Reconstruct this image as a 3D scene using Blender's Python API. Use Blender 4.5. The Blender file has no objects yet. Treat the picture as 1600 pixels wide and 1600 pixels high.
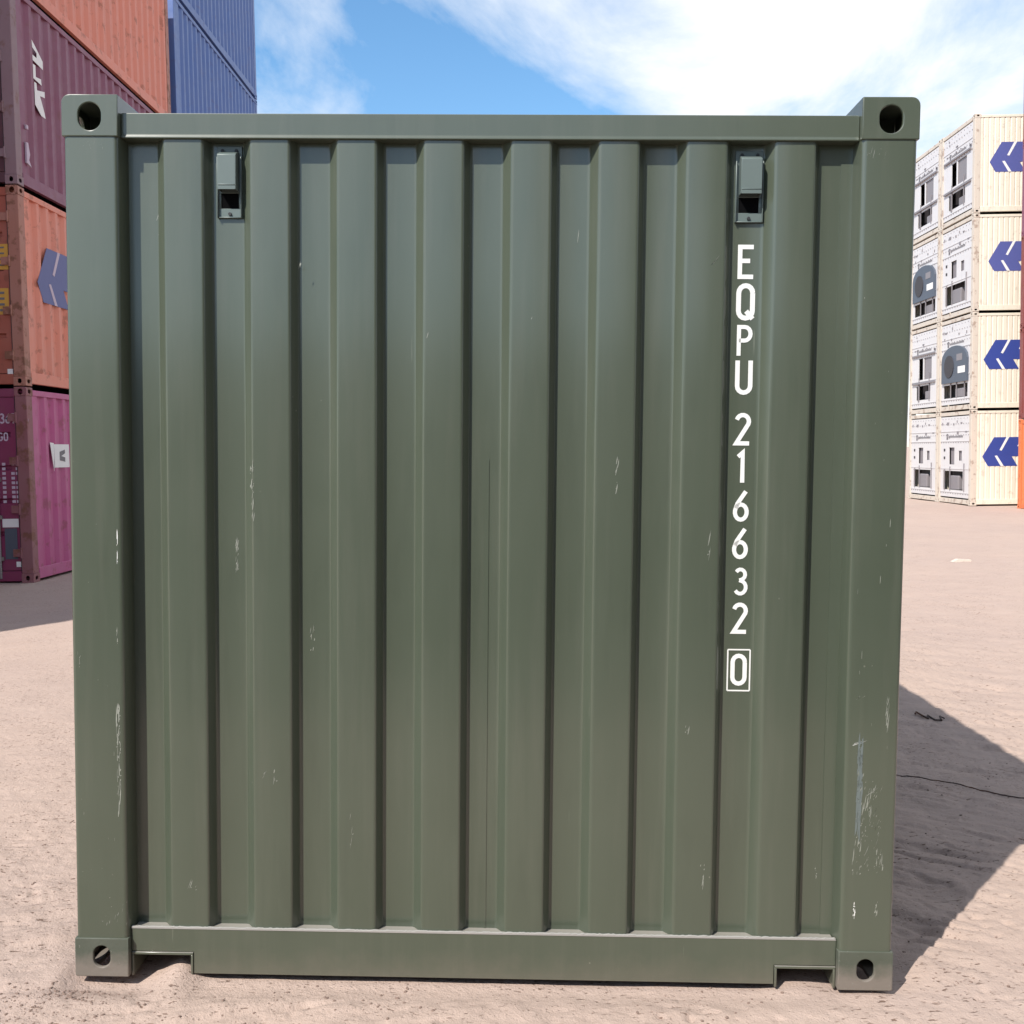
import bpy, bmesh, math, random
import numpy as np
from mathutils import Matrix, Vector

scene = bpy.context.scene
R = math.radians

# ------------------------------------------------------------------ camera
cam_d = bpy.data.cameras.new("camera")
cam = bpy.data.objects.new("camera", cam_d)
scene.collection.objects.link(cam)
cam.matrix_world = (Matrix.Translation((0, 0, 1.66)) @ Matrix.Rotation(R(0.85), 4, 'Z')
                    @ Matrix.Rotation(R(90 - 3.40), 4, 'X') @ Matrix.Rotation(R(-0.8), 4, 'Z'))
cam_d.sensor_width = 36.0
cam_d.lens = 36.0
cam_d.clip_start = 0.05
cam_d.clip_end = 3000
scene.camera = cam

# ------------------------------------------------------------------ light
SUN_EL = 47.5
SH = Vector((0.615, 0.789, 0)).normalized()          # horizontal heading of the shadows
ld = bpy.data.lights.new("sun", 'SUN')
ld.energy = 4.8
ld.angle = R(0.55)
ld.color = (1.0, 0.955, 0.89)
sun = bpy.data.objects.new("sun", ld)
scene.collection.objects.link(sun)
dvec = Vector((SH.x * math.cos(R(SUN_EL)), SH.y * math.cos(R(SUN_EL)), -math.sin(R(SUN_EL))))
sun.rotation_euler = dvec.to_track_quat('-Z', 'Y').to_euler()

world = bpy.data.worlds.new("World")
scene.world = world
world.use_nodes = True
wt = world.node_tree
wt.nodes.clear()
def wn(t, **k):
    n = wt.nodes.new(t)
    for a, b in k.items(): setattr(n, a, b)
    return n
sky = wn('ShaderNodeTexSky', sky_type='NISHITA', sun_disc=False)
sky.sun_elevation = R(SUN_EL)
sky.sun_rotation = math.atan2(-SH.x, -SH.y)
sky.air_density = 1.0; sky.dust_density = 0.6; sky.ozone_density = 1.6
tc = wn('ShaderNodeTexCoord')
sep = wn('ShaderNodeSeparateXYZ'); wt.links.new(tc.outputs['Generated'], sep.inputs[0])
def wmath(op, a, b=None, c=None, clamp=False):
    n = wn('ShaderNodeMath', operation=op, use_clamp=clamp)
    for i, v in enumerate((a, b, c)):
        if v is None: continue
        if isinstance(v, (int, float)): n.inputs[i].default_value = v
        else: wt.links.new(v, n.inputs[i])
    return n.outputs[0]
den = wmath('ADD', wmath('MAXIMUM', sep.outputs[2], 0.0), 0.14)
px = wmath('DIVIDE', sep.outputs[0], den)
py = wmath('DIVIDE', sep.outputs[1], den)
cmb = wn('ShaderNodeCombineXYZ')
wt.links.new(px, cmb.inputs[0]); wt.links.new(py, cmb.inputs[1])
mapn = wn('ShaderNodeMapping')
mapn.inputs['Location'].default_value = (3.4, 1.2, 0)
mapn.inputs['Rotation'].default_value = (0, 0, R(-50))
mapn.inputs['Scale'].default_value = (1.15, 0.75, 1)
wt.links.new(cmb.outputs[0], mapn.inputs[0])
n1 = wn('ShaderNodeTexNoise'); n1.inputs['Scale'].default_value = 1.5
n1.inputs['Detail'].default_value = 11; n1.inputs['Roughness'].default_value = 0.6
n1.inputs['Distortion'].default_value = 0.35
wt.links.new(mapn.outputs[0], n1.inputs['Vector'])
# more cloud towards the right of the view (east), as in the photograph
def wramp(v, p0, p1, v0, v1):
    n = wn('ShaderNodeMapRange', interpolation_type='SMOOTHSTEP')
    for i, q in enumerate((v, p0, p1, v0, v1)):
        if isinstance(q, (int, float)): n.inputs[i].default_value = q
        else: wt.links.new(q, n.inputs[i])
    return n.outputs[0]
bias = wmath('ADD', wramp(sep.outputs[0], 0.02, 0.20, -0.035, 0.10), wramp(sep.outputs[0], -0.20, -0.08, 0.035, 0.0))
bias = wmath('ADD', bias, wramp(sep.outputs[1], -0.2, 0.4, -0.04, 0.0))
cl = wmath('ADD', n1.outputs[0], bias)
ramp = wn('ShaderNodeValToRGB')
ramp.color_ramp.elements[0].position = 0.41; ramp.color_ramp.elements[0].color = (0, 0, 0, 1)
ramp.color_ramp.elements[1].position = 0.66; ramp.color_ramp.elements[1].color = (1, 1, 1, 1)
wt.links.new(cl, ramp.inputs[0])
hs_ = wn('ShaderNodeHueSaturation'); hs_.inputs['Hue'].default_value = 0.494
hs_.inputs['Saturation'].default_value = 1.2; hs_.inputs['Value'].default_value = 1.55
wt.links.new(sky.outputs[0], hs_.inputs['Color'])
mix = wn('ShaderNodeMixRGB')
wt.links.new(ramp.outputs[0], mix.inputs[0])
wt.links.new(hs_.outputs[0], mix.inputs[1])
mix.inputs[2].default_value = (7.6, 7.9, 8.3, 1)
bg = wn('ShaderNodeBackground'); bg.inputs[1].default_value = 0.098
wt.links.new(mix.outputs[0], bg.inputs[0])
wo = wn('ShaderNodeOutputWorld'); wt.links.new(bg.outputs[0], wo.inputs[0])

scene.view_settings.view_transform = 'Standard'
scene.view_settings.look = 'None'
scene.view_settings.exposure = 0.5
scene.view_settings.gamma = 1.0
scene.view_settings.use_curve_mapping = False

rng = random.Random(7)
nrng = np.random.default_rng(11)

# ------------------------------------------------------------------ materials
class NT:
    def __init__(s, name):
        s.m = bpy.data.materials.new(name); s.m.use_nodes = True
        s.t = s.m.node_tree; s.b = s.t.nodes['Principled BSDF']
    def n(s, typ, ins=None, **k):
        nd = s.t.nodes.new(typ)
        for a, b in k.items(): setattr(nd, a, b)
        for a, b in (ins or {}).items(): s.set(nd.inputs[a], b)
        return nd
    def set(s, sock, v):
        if hasattr(v, 'is_output') or isinstance(v, bpy.types.NodeSocket): s.t.links.new(v, sock)
        else: sock.default_value = v
    def coord(s, scale=(1, 1, 1), obj=True):
        tcn = s.n('ShaderNodeTexCoord')
        mp = s.n('ShaderNodeMapping', {'Scale': scale, 'Vector': tcn.outputs['Object']})
        if obj:
            oi = s.n('ShaderNodeObjectInfo')
            ml = s.n('ShaderNodeMath', {0: oi.outputs['Random'], 1: 37.0}, operation='MULTIPLY')
            cb = s.n('ShaderNodeCombineXYZ', {0: ml.outputs[0], 1: ml.outputs[0], 2: ml.outputs[0]})
            s.t.links.new(cb.outputs[0], mp.inputs['Location'])
        return mp.outputs[0]
    def noise(s, vec, scale, detail=5, rough=0.55, dist=0):
        return s.n('ShaderNodeTexNoise', {'Vector': vec, 'Scale': scale, 'Detail': detail, 'Roughness': rough, 'Distortion': dist}).outputs[0]
    def ramp(s, v, p0, p1, c0=(0, 0, 0, 1), c1=(1, 1, 1, 1)):
        r = s.n('ShaderNodeValToRGB', {0: v}); e = r.color_ramp.elements
        e[0].position = p0; e[1].position = p1; e[0].color = c0; e[1].color = c1
        return r.outputs[0]
    def mix(s, f, a, b, mode='MIX'):
        return s.n('ShaderNodeMixRGB', {0: f, 1: a, 2: b}, blend_type=mode).outputs[0]
    def math(s, op, a, b):
        return s.n('ShaderNodeMath', {0: a, 1: b}, operation=op).outputs[0]
    def bump(s, h, strength, dist=0.01):
        bp = s.n('ShaderNodeBump', {'Height': h, 'Strength': strength, 'Distance': dist})
        s.t.links.new(bp.outputs[0], s.b.inputs['Normal'])

def c4(c): return (c[0], c[1], c[2], 1)

def paint(name, col, rough=0.5, rust=0.0, fade=0.25, dirt=0.2, coat=0.0, wav=0.0):
    """sheet-metal paint: faded patches, streaks running down, dirt and rust blooms"""
    s = NT(name)
    v = s.coord()
    big = s.noise(v, 1.7, 4)
    c = s.mix(s.math('MULTIPLY', s.ramp(big, 0.35, 0.7), fade), c4(col), c4([min(1, x * 0.75 + 0.09) for x in col]))
    vs = s.coord((7, 7, 0.35))
    st = s.ramp(s.noise(vs, 3.0, 6, 0.6), 0.5, 0.78)
    c = s.mix(s.math('MULTIPLY', st, dirt), c, c4([x * 0.55 + 0.03 for x in col]))
    if rust:
        rn = s.noise(v, 4.5, 9, 0.66)
        rm = s.ramp(rn, 0.60 - 0.10 * rust, 0.66 - 0.08 * rust)
        rc = s.mix(s.noise(v, 22, 4), (0.09, 0.035, 0.018, 1), (0.22, 0.085, 0.035, 1))
        c = s.mix(s.math('MULTIPLY', rm, min(1, rust)), c, rc)
    s.set(s.b.inputs['Base Color'], c)
    rr = s.ramp(s.noise(v, 9, 5), 0.3, 0.8, c4([rough - 0.06] * 3), c4([rough + 0.1] * 3))
    s.set(s.b.inputs['Roughness'], rr)
    s.b.inputs['Coat Weight'].default_value = coat
    s.b.inputs['Coat Roughness'].default_value = 0.25
    if wav:
        s.bump(s.noise(s.coord((1, 1, 0.5)), 4.0, 3), wav, 0.02)
    return s.m

def plain(name, col, rough=0.6, metal=0.0, var=0.15):
    s = NT(name); v = s.coord()
    c = s.mix(s.math('MULTIPLY', s.noise(v, 14, 5), var * 2), c4(col), c4([x * 0.6 for x in col]))
    s.set(s.b.inputs['Base Color'], c)
    s.b.inputs['Roughness'].default_value = rough; s.b.inputs['Metallic'].default_value = metal
    return s.m

def green_paint(name, dusty=1.0):
    s = NT(name)
    v = s.coord(obj=False)
    base = (0.057, 0.071, 0.048)
    big = s.noise(v, 1.3, 5)
    c = s.mix(s.ramp(big, 0.3, 0.75), c4(base), (0.067, 0.080, 0.056, 1))
    stk = s.ramp(s.noise(s.coord((9, 9, 0.5), obj=False), 2.4, 6, 0.62), 0.50, 0.80)
    c = s.mix(s.math('MULTIPLY', stk, 0.30), c, (0.108, 0.112, 0.086, 1))
    drk = s.ramp(s.noise(s.coord((5, 5, 0.8), obj=False), 3.7, 5, 0.6), 0.55, 0.8)
    c = s.mix(s.math('MULTIPLY', drk, 0.30), c, (0.040, 0.050, 0.034, 1))
    # light rub marks: long vertical hair scratches, sparse
    vs = s.coord((34, 34, 1.3), obj=False)
    hs = s.ramp(s.noise(vs, 2.2, 3, 0.5), 0.735, 0.76)
    gate = s.ramp(s.noise(v, 2.7, 3), 0.52, 0.62)
    c = s.mix(s.math('MULTIPLY', s.math('MULTIPLY', hs, gate), 0.5), c, (0.17, 0.18, 0.14, 1))
    # pin specks of bare / dusty paint
    sp = s.n('ShaderNodeTexVoronoi', {'Vector': v, 'Scale': 17.0, 'Randomness': 1.0})
    spk = s.ramp(sp.outputs[0], 0.035, 0.055, (1, 1, 1, 1), (0, 0, 0, 1))
    sg = s.ramp(s.noise(v, 5.0, 2), 0.60, 0.66)
    c = s.mix(s.math('MULTIPLY', s.math('MULTIPLY', spk, sg), 0.5), c, (0.22, 0.22, 0.18, 1))
    # sand-coloured dust clinging low down, and paler upward faces
    sx = s.n('ShaderNodeSeparateXYZ', {0: s.n('ShaderNodeTexCoord').outputs['Object']})
    low = s.ramp(s.math('ADD', sx.outputs[2], s.math('MULTIPLY', s.noise(v, 13, 6, 0.65), 0.12)), 0.03, 0.15, (1, 1, 1, 1), (0, 0, 0, 1))
    c = s.mix(s.math('MULTIPLY', low, 0.30 * dusty), c, (0.21, 0.165, 0.135, 1))
    geo = s.n('ShaderNodeNewGeometry')
    gz = s.n('ShaderNodeSeparateXYZ', {0: geo.outputs['Normal']})
    up = s.ramp(gz.outputs[2], 0.55, 0.95)
    c = s.mix(s.math('MULTIPLY', up, 0.85), c, (0.27, 0.25, 0.22, 1))
    s.set(s.b.inputs['Base Color'], c)
    rr = s.ramp(s.noise(s.coord((3, 3, 1), obj=False), 6, 6), 0.3, 0.8, (0.50, 0.50, 0.50, 1), (0.62, 0.62, 0.62, 1))
    s.set(s.b.inputs['Roughness'], rr)
    s.b.inputs['Specular IOR Level'].default_value = 0.22
    s.b.inputs['Coat Weight'].default_value = 1.0
    s.b.inputs['Coat IOR'].default_value = 1.55
    s.b.inputs['Coat Roughness'].default_value = 0.2
    hgt = s.math('ADD', s.noise(s.coord((1, 1, 0.45), obj=False), 3.1, 2), s.math('MULTIPLY', s.noise(v, 160, 3), 0.012))
    s.bump(hgt, 0.34, 0.02)
    return s.m

M = {}
M['green'] = green_paint('olive_green_paint')
M['green_cast'] = green_paint('casting_green_paint', 0.12)
def worn_casting():
    s = NT('worn_green_casting_paint'); v = s.coord()
    c = s.mix(s.ramp(s.noise(v, 6, 5), 0.35, 0.7), (0.060, 0.070, 0.050, 1), (0.082, 0.090, 0.070, 1))
    sz = s.n('ShaderNodeSeparateXYZ', {0: s.n('ShaderNodeTexCoord').outputs['Object']})
    hgt = s.math('ADD', sz.outputs[2], s.math('MULTIPLY', s.noise(v, 28, 6, 0.65), 0.07))
    low = s.ramp(s.math('ADD', hgt, 0.5), 0.445, 0.50, (1, 1, 1, 1), (0, 0, 0, 1))
    c = s.mix(s.math('MULTIPLY', low, 0.6), c, (0.235, 0.19, 0.165, 1))
    chip = s.ramp(s.noise(v, 55, 4, 0.6), 0.66, 0.70)
    c = s.mix(s.math('MULTIPLY', chip, 0.6), c, (0.22, 0.21, 0.19, 1))
    s.set(s.b.inputs['Base Color'], c); s.b.inputs['Roughness'].default_value = 0.6
    s.bump(s.noise(v, 90, 4), 0.25, 0.003)
    return s.m
M['green_worn'] = worn_casting()
M['green_vent'] = plain('vent_green_paint', (0.115, 0.145, 0.135), 0.36)
M['white_letter'] = plain('white_lettering', (0.74, 0.74, 0.71), 0.55, var=0.16)
M['scuff'] = plain('scuffed_paint', (0.25, 0.26, 0.22), 0.7)
M['weld'] = plain('bare_weld', (0.30, 0.29, 0.27), 0.6)
M['scuff_blue'] = plain('pale_rub_mark', (0.125, 0.15, 0.145), 0.6)
M['dark'] = plain('shade_black', (0.004, 0.004, 0.0045), 1.0)  # near black in place of shade inside openings and under floors
M['dark'].node_tree.nodes['Principled BSDF'].inputs['Specular IOR Level'].default_value = 0.05
M['seal'] = plain('rubber_seal', (0.02, 0.02, 0.022), 0.6)
M['steel'] = plain('galvanised_rod', (0.30, 0.28, 0.27), 0.45, 0.6)
M['burgundy'] = paint('burgundy_paint', (0.20, 0.055, 0.10), 0.5, 0.25, 0.35)
M['orange'] = paint('faded_orange_paint', (0.66, 0.22, 0.145), 0.55, 0.45, 0.45)
M['magenta'] = paint('magenta_paint', (0.42, 0.07, 0.20), 0.5, 0.4, 0.4)
M['blue'] = paint('blue_paint', (0.070, 0.135, 0.36), 0.45, 0.15, 0.35)
M['rustred'] = paint('dark_red_paint', (0.20, 0.045, 0.04), 0.55, 0.5, 0.3)
M['orange_bright'] = paint('orange_paint', (0.62, 0.16, 0.05), 0.5, 0.35, 0.3)
M['grey_frame'] = paint('grimy_corner_metal', (0.17, 0.13, 0.125), 0.6, 0.8, 0.3)
M['frame_burgundy'] = paint('mauve_grey_corner_paint', (0.225, 0.135, 0.15), 0.6, 0.5, 0.4)
M['shaded_end_burgundy'] = paint('shaded_burgundy_door_paint', (0.075, 0.022, 0.032), 0.55, 0.25, 0.2)  # burgundy darkened so the colour carries the shade on the door end
M['frame_orange'] = paint('grimy_orange_corner_paint', (0.36, 0.15, 0.105), 0.6, 0.75, 0.3)
M['shaded_end_orange'] = paint('shaded_orange_door_paint', (0.34, 0.085, 0.05), 0.55, 0.4, 0.3)  # same orange made darker, shade painted into the door end
M['frame_magenta'] = paint('grimy_magenta_corner_paint', (0.24, 0.085, 0.095), 0.6, 0.75, 0.3)
M['shaded_end_magenta'] = paint('shaded_magenta_door_paint', (0.20, 0.022, 0.075), 0.5, 0.3, 0.2)  # magenta with the door-end shade put into its colour
M['slate'] = paint('dark_slate_paint', (0.055, 0.06, 0.065), 0.6, 0.3, 0.2)
M['cream'] = paint('cream_white_paint', (0.72, 0.65, 0.53), 0.45, 0.2, 0.2, 0.35)
M['reefer_frame'] = paint('cream_frame_paint', (0.56, 0.49, 0.41), 0.5, 0.5, 0.2, 0.25)
M['unit_white'] = paint('machine_panel_white', (0.60, 0.575, 0.57), 0.4, 0.06, 0.2, 0.3)
M['unit_grey'] = plain('machine_grey_panel', (0.22, 0.20, 0.21), 0.5)
M['unit_dark'] = plain('machine_dark', (0.045, 0.04, 0.045), 0.6, var=0.4)
M['hood_grey'] = plain('slate_grey_plastic', (0.075, 0.09, 0.12), 0.5)
M['logo_blue'] = plain('logo_blue', (0.035, 0.06, 0.27), 0.5)
M['logo_blue_pale'] = plain('pale_logo_blue', (0.085, 0.10, 0.30), 0.5)  # paler blue for the upper two emblems
M['logo_blue_dull'] = plain('faded_logo_blue', (0.10, 0.11, 0.27), 0.55)
M['logo_white'] = plain('logo_white', (0.78, 0.76, 0.74), 0.5)
M['placard_yellow'] = plain('yellow_placard', (0.62, 0.33, 0.05), 0.5)
M['text_grey'] = plain('small_print_grey', (0.16, 0.15, 0.16), 0.6)
M['mark_pale'] = plain('pale_stencil', (0.52, 0.42, 0.50), 0.6)
M['rust'] = paint('rusty_scrap', (0.06, 0.035, 0.025), 0.8, 0.8)

# sand
def sand_material():
    s = NT('pale_pink_sand')
    tcn = s.n('ShaderNodeNewGeometry')
    P = tcn.outputs['Position']
    def sc(x): return s.n('ShaderNodeMapping', {'Scale': x, 'Vector': P}).outputs[0]
    big = s.noise(sc((1, 1, 1)), 0.35, 6, 0.6)
    c = s.mix(s.ramp(big, 0.3, 0.7), (0.425, 0.322, 0.265, 1), (0.378, 0.290, 0.247, 1))
    mid = s.noise(sc((1, 1.6, 1)), 3.2, 7, 0.65)
    c = s.mix(s.math('MULTIPLY', s.ramp(mid, 0.48, 0.75), 0.35), c, (0.462, 0.362, 0.305, 1))
    fine = s.noise(P, 55, 6, 0.7)
    c = s.mix(s.math('MULTIPLY', s.ramp(fine, 0.56, 0.74), 0.30), c, (0.29, 0.20, 0.16, 1))
    db = s.n('ShaderNodeMapping', {'Scale': (0.55, 1.5, 1), 'Rotation': (0, 0, -0.5), 'Vector': P}).outputs[0]
    debris = s.math('MULTIPLY', s.ramp(s.noise(db, 62, 3, 0.5), 0.635, 0.67), s.ramp(s.noise(P, 2.6, 4), 0.40, 0.56))
    c = s.mix(s.math('MULTIPLY', debris, 0.85), c, (0.12, 0.072, 0.05, 1))
    vor = s.n('ShaderNodeTexVoronoi', {'Vector': P, 'Scale': 46.0, 'Randomness': 1.0})
    speck = s.ramp(vor.outputs[0], 0.13, 0.2, (1, 1, 1, 1), (0, 0, 0, 1))
    sg = s.ramp(s.noise(P, 4.1, 4), 0.5, 0.62)
    c = s.mix(s.math('MULTIPLY', s.math('MULTIPLY', speck, sg), 0.7), c, (0.16, 0.10, 0.075, 1))
    s.set(s.b.inputs['Base Color'], c)
    s.b.inputs['Roughness'].default_value = 0.95
    s.b.inputs['Specular IOR Level'].default_value = 0.2
    h = s.math('ADD', s.math('MULTIPLY', s.noise(P, 24, 8, 0.66), 0.62), s.math('MULTIPLY', s.noise(P, 140, 4, 0.7), 0.22))
    h = s.math('SUBTRACT', h, s.math('MULTIPLY', speck, 0.12))
    h = s.math('SUBTRACT', h, s.math('MULTIPLY', debris, 0.18))
    s.bump(h, 0.72, 0.022)
    return s.m
M['sand'] = sand_material()
M['pebble'] = plain('pebble_brown', (0.21, 0.145, 0.115), 0.9, var=0.3)

# ------------------------------------------------------------------ mesh helpers
class MB:
    def __init__(s): s.v = []; s.f = []; s.m = []
    def box(s, x0, x1, y0, y1, z0, z1, m=0):
        b = len(s.v)
        s.v += [(x0, y0, z0), (x1, y0, z0), (x1, y1, z0), (x0, y1, z0), (x0, y0, z1), (x1, y0, z1), (x1, y1, z1), (x0, y1, z1)]
        for f in ((0, 3, 2, 1), (4, 5, 6, 7), (0, 1, 5, 4), (1, 2, 6, 5), (2, 3, 7, 6), (3, 0, 4, 7)):
            s.f.append(tuple(b + i for i in f)); s.m.append(m)
        return s
    def prism(s, pts, a0, a1, axis='y', m=0):
        """polygon pts (u, w), counter-clockwise, swept along axis a0 -> a1"""
        n = len(pts); b = len(s.v)
        def P(u, w, a):
            return {'y': (u, a, w), 'z': (u, w, a), 'x': (a, u, w)}[axis]
        s.v += [P(u, w, a0) for u, w in pts] + [P(u, w, a1) for u, w in pts]
        s.f.append(tuple(b + i for i in (range(n) if axis == 'y' else reversed(range(n))))); s.m.append(m)
        s.f.append(tuple(b + n + i for i in (reversed(range(n)) if axis == 'y' else range(n)))); s.m.append(m)
        for i in range(n):
            j = (i + 1) % n
            q = (b + i, b + n + i, b + n + j, b + j) if axis == 'y' else (b + i, b + j, b + n + j, b + n + i)
            s.f.append(q); s.m.append(m)
        return s
    def sheet(s, prof, z0, z1, m=0, axis='x'):
        """open profile swept up in z; prof list of (x, y)"""
        b = len(s.v); n = len(prof)
        s.v += [(x, y, z0) for x, y in prof] + [(x, y, z1) for x, y in prof]
        for i in range(n - 1):
            s.f.append((b + i, b + i + 1, b + n + i + 1, b + n + i)); s.m.append(m)
        return s
    def tube(s, p, q, r, n=10, m=0):
        p = Vector(p); q = Vector(q); d = (q - p).normalized()
        a = d.orthogonal().normalized(); c = d.cross(a); b = len(s.v)
        for o in (p, q):
            for i in range(n):
                t = 2 * math.pi * i / n
                s.v.append(tuple(o + a * (r * math.cos(t)) + c * (r * math.sin(t))))
        for i in range(n):
            j = (i + 1) % n
            s.f.append((b + i, b + j, b + n + j, b + n + i)); s.m.append(m)
        s.f.append(tuple(b + i for i in reversed(range(n)))); s.m.append(m)
        s.f.append(tuple(b + n + i for i in range(n))); s.m.append(m)
        return s
    def mesh(s, name, smooth=False):
        me = bpy.data.meshes.new(name)
        me.from_pydata(s.v, [], s.f)
        me.polygons.foreach_set('material_index', s.m)
        if smooth:
            me.polygons.foreach_set('use_smooth', [True] * len(s.f))
        me.update()
        return me

def bm_fix(me):
    bm = bmesh.new(); bm.from_mesh(me); bmesh.ops.recalc_face_normals(bm, faces=bm.faces); bm.to_mesh(me); bm.free()

def flat_big(me, lim=0.0007):
    me.polygons.foreach_set('use_smooth', [p.area < lim for p in me.polygons])

def bevelled(me, width, seg=2, angle=30):
    """apply a bevel to a mesh and give back the result"""
    ob = bpy.data.objects.new('tmp', me); scene.collection.objects.link(ob)
    md = ob.modifiers.new('b', 'BEVEL'); md.width = width; md.segments = seg
    md.limit_method = 'ANGLE'; md.angle_limit = R(angle); md.harden_normals = False
    dg = bpy.context.evaluated_depsgraph_get()
    out = bpy.data.meshes.new_from_object(ob.evaluated_get(dg), preserve_all_data_layers=True, depsgraph=dg)
    bpy.data.objects.remove(ob)
    flat_big(out)
    return out

def link(name, me, mats, parent=None, label=None):
    o = bpy.data.objects.new(name, me)
    scene.collection.objects.link(o)
    if not me.materials:
        for _ in mats: me.materials.append(None)
    for i, mm in enumerate(mats):
        if i < len(o.material_slots):
            o.material_slots[i].link = 'OBJECT'; o.material_slots[i].material = M[mm]
    if parent is not None: o.parent = parent
    if label: o['label'] = label
    return o

def empty(name, label, cat, loc=(0, 0, 0), rz=0, group=None):
    o = bpy.data.objects.new(name, None); scene.collection.objects.link(o)
    o.location = loc; o.rotation_euler = (0, 0, rz); o.empty_display_size = 0.3
    o['label'] = label; o['category'] = cat
    if group: o['group'] = group
    return o

# ------------------------------------------------------------------ corner casting (hollow, oblong holes)
def oblong(w, h, n=10):
    """oval hole outline, width w, height h"""
    r = min(w, h) / 2; pts = []
    for i in range(4 * n):
        t = 2 * math.pi * i / (4 * n)
        cx = (w / 2 - r) * (1 if math.cos(t) >= 0 else -1); cz = (h / 2 - r) * (1 if math.sin(t) >= 0 else -1)
        pts.append((cx + r * math.cos(t), cz + r * math.sin(t)))
    return pts

def casting_mesh(hw, hh, rnd):
    """occupies x 0..-0.162 (outer face x=0), y 0..0.178 (outer face y=0), z 0..0.118 (outer face z=0.118 up)"""
    def add(mb, nm):
        me = mb.mesh(nm); ob = bpy.data.objects.new(nm, me); scene.collection.objects.link(ob); return ob
    # body with rounded outer upper corner as seen from the end
    pts = [(-0.162, 0), (0, 0)]
    for i in range(7):
        t = math.pi / 2 * i / 6
        pts.append((-rnd + rnd * math.cos(t), 0.118 - rnd + rnd * math.sin(t)))
    pts.append((-0.162, 0.118))
    body = add(MB().prism(pts, 0, 0.178), 'tmp_body')
    cav = add(MB().box(-0.149, -0.013, 0.013, 0.165, 0.013, 0.105), 'tmp_cav')
    def sh(p, du, dw): return [(u + du, w + dw) for u, w in p]
    c1 = add(MB().prism(sh(oblong(hw, hh), -0.081, 0.056), -0.02, 0.05), 'tmp_c1')
    c2 = add(MB().prism(sh(oblong(0.079, 0.051), 0.089, 0.059), -0.05, 0.03, 'x'), 'tmp_c2')
    c3 = add(MB().prism(sh(oblong(0.064, 0.124), -0.081, 0.089), 0.08, 0.15, 'z'), 'tmp_c3')
    for c in ((cav, c1, c2) if rnd > 0.01 else (cav, c1, c2, c3)):
        md = body.modifiers.new('b', 'BOOLEAN'); md.operation = 'DIFFERENCE'; md.object = c; md.solver = 'EXACT'
    md = body.modifiers.new('v', 'BEVEL'); md.width = 0.003; md.segments = 2; md.limit_method = 'ANGLE'; md.angle_limit = R(50)
    dg = bpy.context.evaluated_depsgraph_get()
    me = bpy.data.meshes.new_from_object(body.evaluated_get(dg), depsgraph=dg)
    for o in (body, cav, c1, c2, c3): bpy.data.objects.remove(o)
    me.set_sharp_from_angle(angle=R(35))
    flat_big(me, 0.0011)
    me.materials.clear(); me.materials.append(None)
    return me
CAST_TOP = casting_mesh(0.066, 0.078, 0.024)
CAST_BOT = casting_mesh(0.051, 0.066, 0.006)

def mirrored(me, sx, sy, sz, key, cache={}):
    k = (key, sx, sy, sz)
    if k in cache: return cache[k]
    m2 = me.copy(); m2.transform(Matrix.Diagonal((sx, sy, sz, 1)))
    if sx * sy * sz < 0: m2.flip_normals()
    cache[k] = m2
    return m2

def castings(root, L, H, mat, low=None):
    for sx in (1, -1):
        for near in (True, False):
            for top in (True, False):
                me = mirrored(CAST_TOP if top else CAST_BOT, sx, 1 if near else -1, 1 if top else -1, 'T' if top else 'B')
                o = link('corner_casting', me, [mat if top or not low else low], root)
                o.location = (1.219 * sx, 0 if near else L, H - 0.118 if top else 0.118)

# ------------------------------------------------------------------ generic stacked container
CACHE = {}
def cached(key, fn):
    if key not in CACHE: CACHE[key] = fn()
    return CACHE[key]

def side_profile(L, x, sgn, depth=0.036):
    p = []; y = 0.165; per = 0.278
    n = int((L - 0.33) / per); pad = (L - 0.33 - n * per) / 2
    p.append((x, 0.16)); y = 0.165 + pad
    for i in range(n):
        p += [(x, y), (x, y + 0.072), (x - sgn * depth, y + 0.140), (x - sgn * depth, y + 0.210)]
        y += per
    p += [(x, y), (x, L - 0.16)]
    return p

def flute_profile(L, x, sgn):
    p = [(x, 0.16)]; y = 0.24
    while y < L - 0.3:
        p += [(x, y), (x - sgn * 0.012, y + 0.02), (x - sgn * 0.012, y + 0.035), (x, y + 0.055)]
        y += 0.152
    p.append((x, L - 0.16))
    return p

def door_mesh(H, x0, x1):
    """one door leaf: panel with horizontal recesses"""
    z0, z1 = 0.165, H - 0.135
    prof = [(0.030, z0)]; n = 5; hgt = (z1 - z0 - 0.10) / n; z = z0 + 0.05
    for i in range(n - 1):
        zz = z + hgt * (i + 1)
        prof += [(0.030, zz - 0.035), (0.062, zz - 0.018), (0.062, zz + 0.018), (0.030, zz + 0.035)]
    prof += [(0.030, z1), (0.085, z1), (0.085, z0)]
    mb = MB()
    # inner field is grooved, stile borders stay flat
    xs = [(x0, x0 + 0.07, False), (x0 + 0.07, x1 - 0.07, True), (x1 - 0.07, x1, False)]
    for a, b, g in xs:
        pr = prof if g else [(0.030, z0), (0.030, z1), (0.085, z1), (0.085, z0)]
        pts = [(yy, zz) for yy, zz in pr][::-1]
        mb.prism(pts, a, b, 'x')
    return mb.mesh('door')

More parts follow.
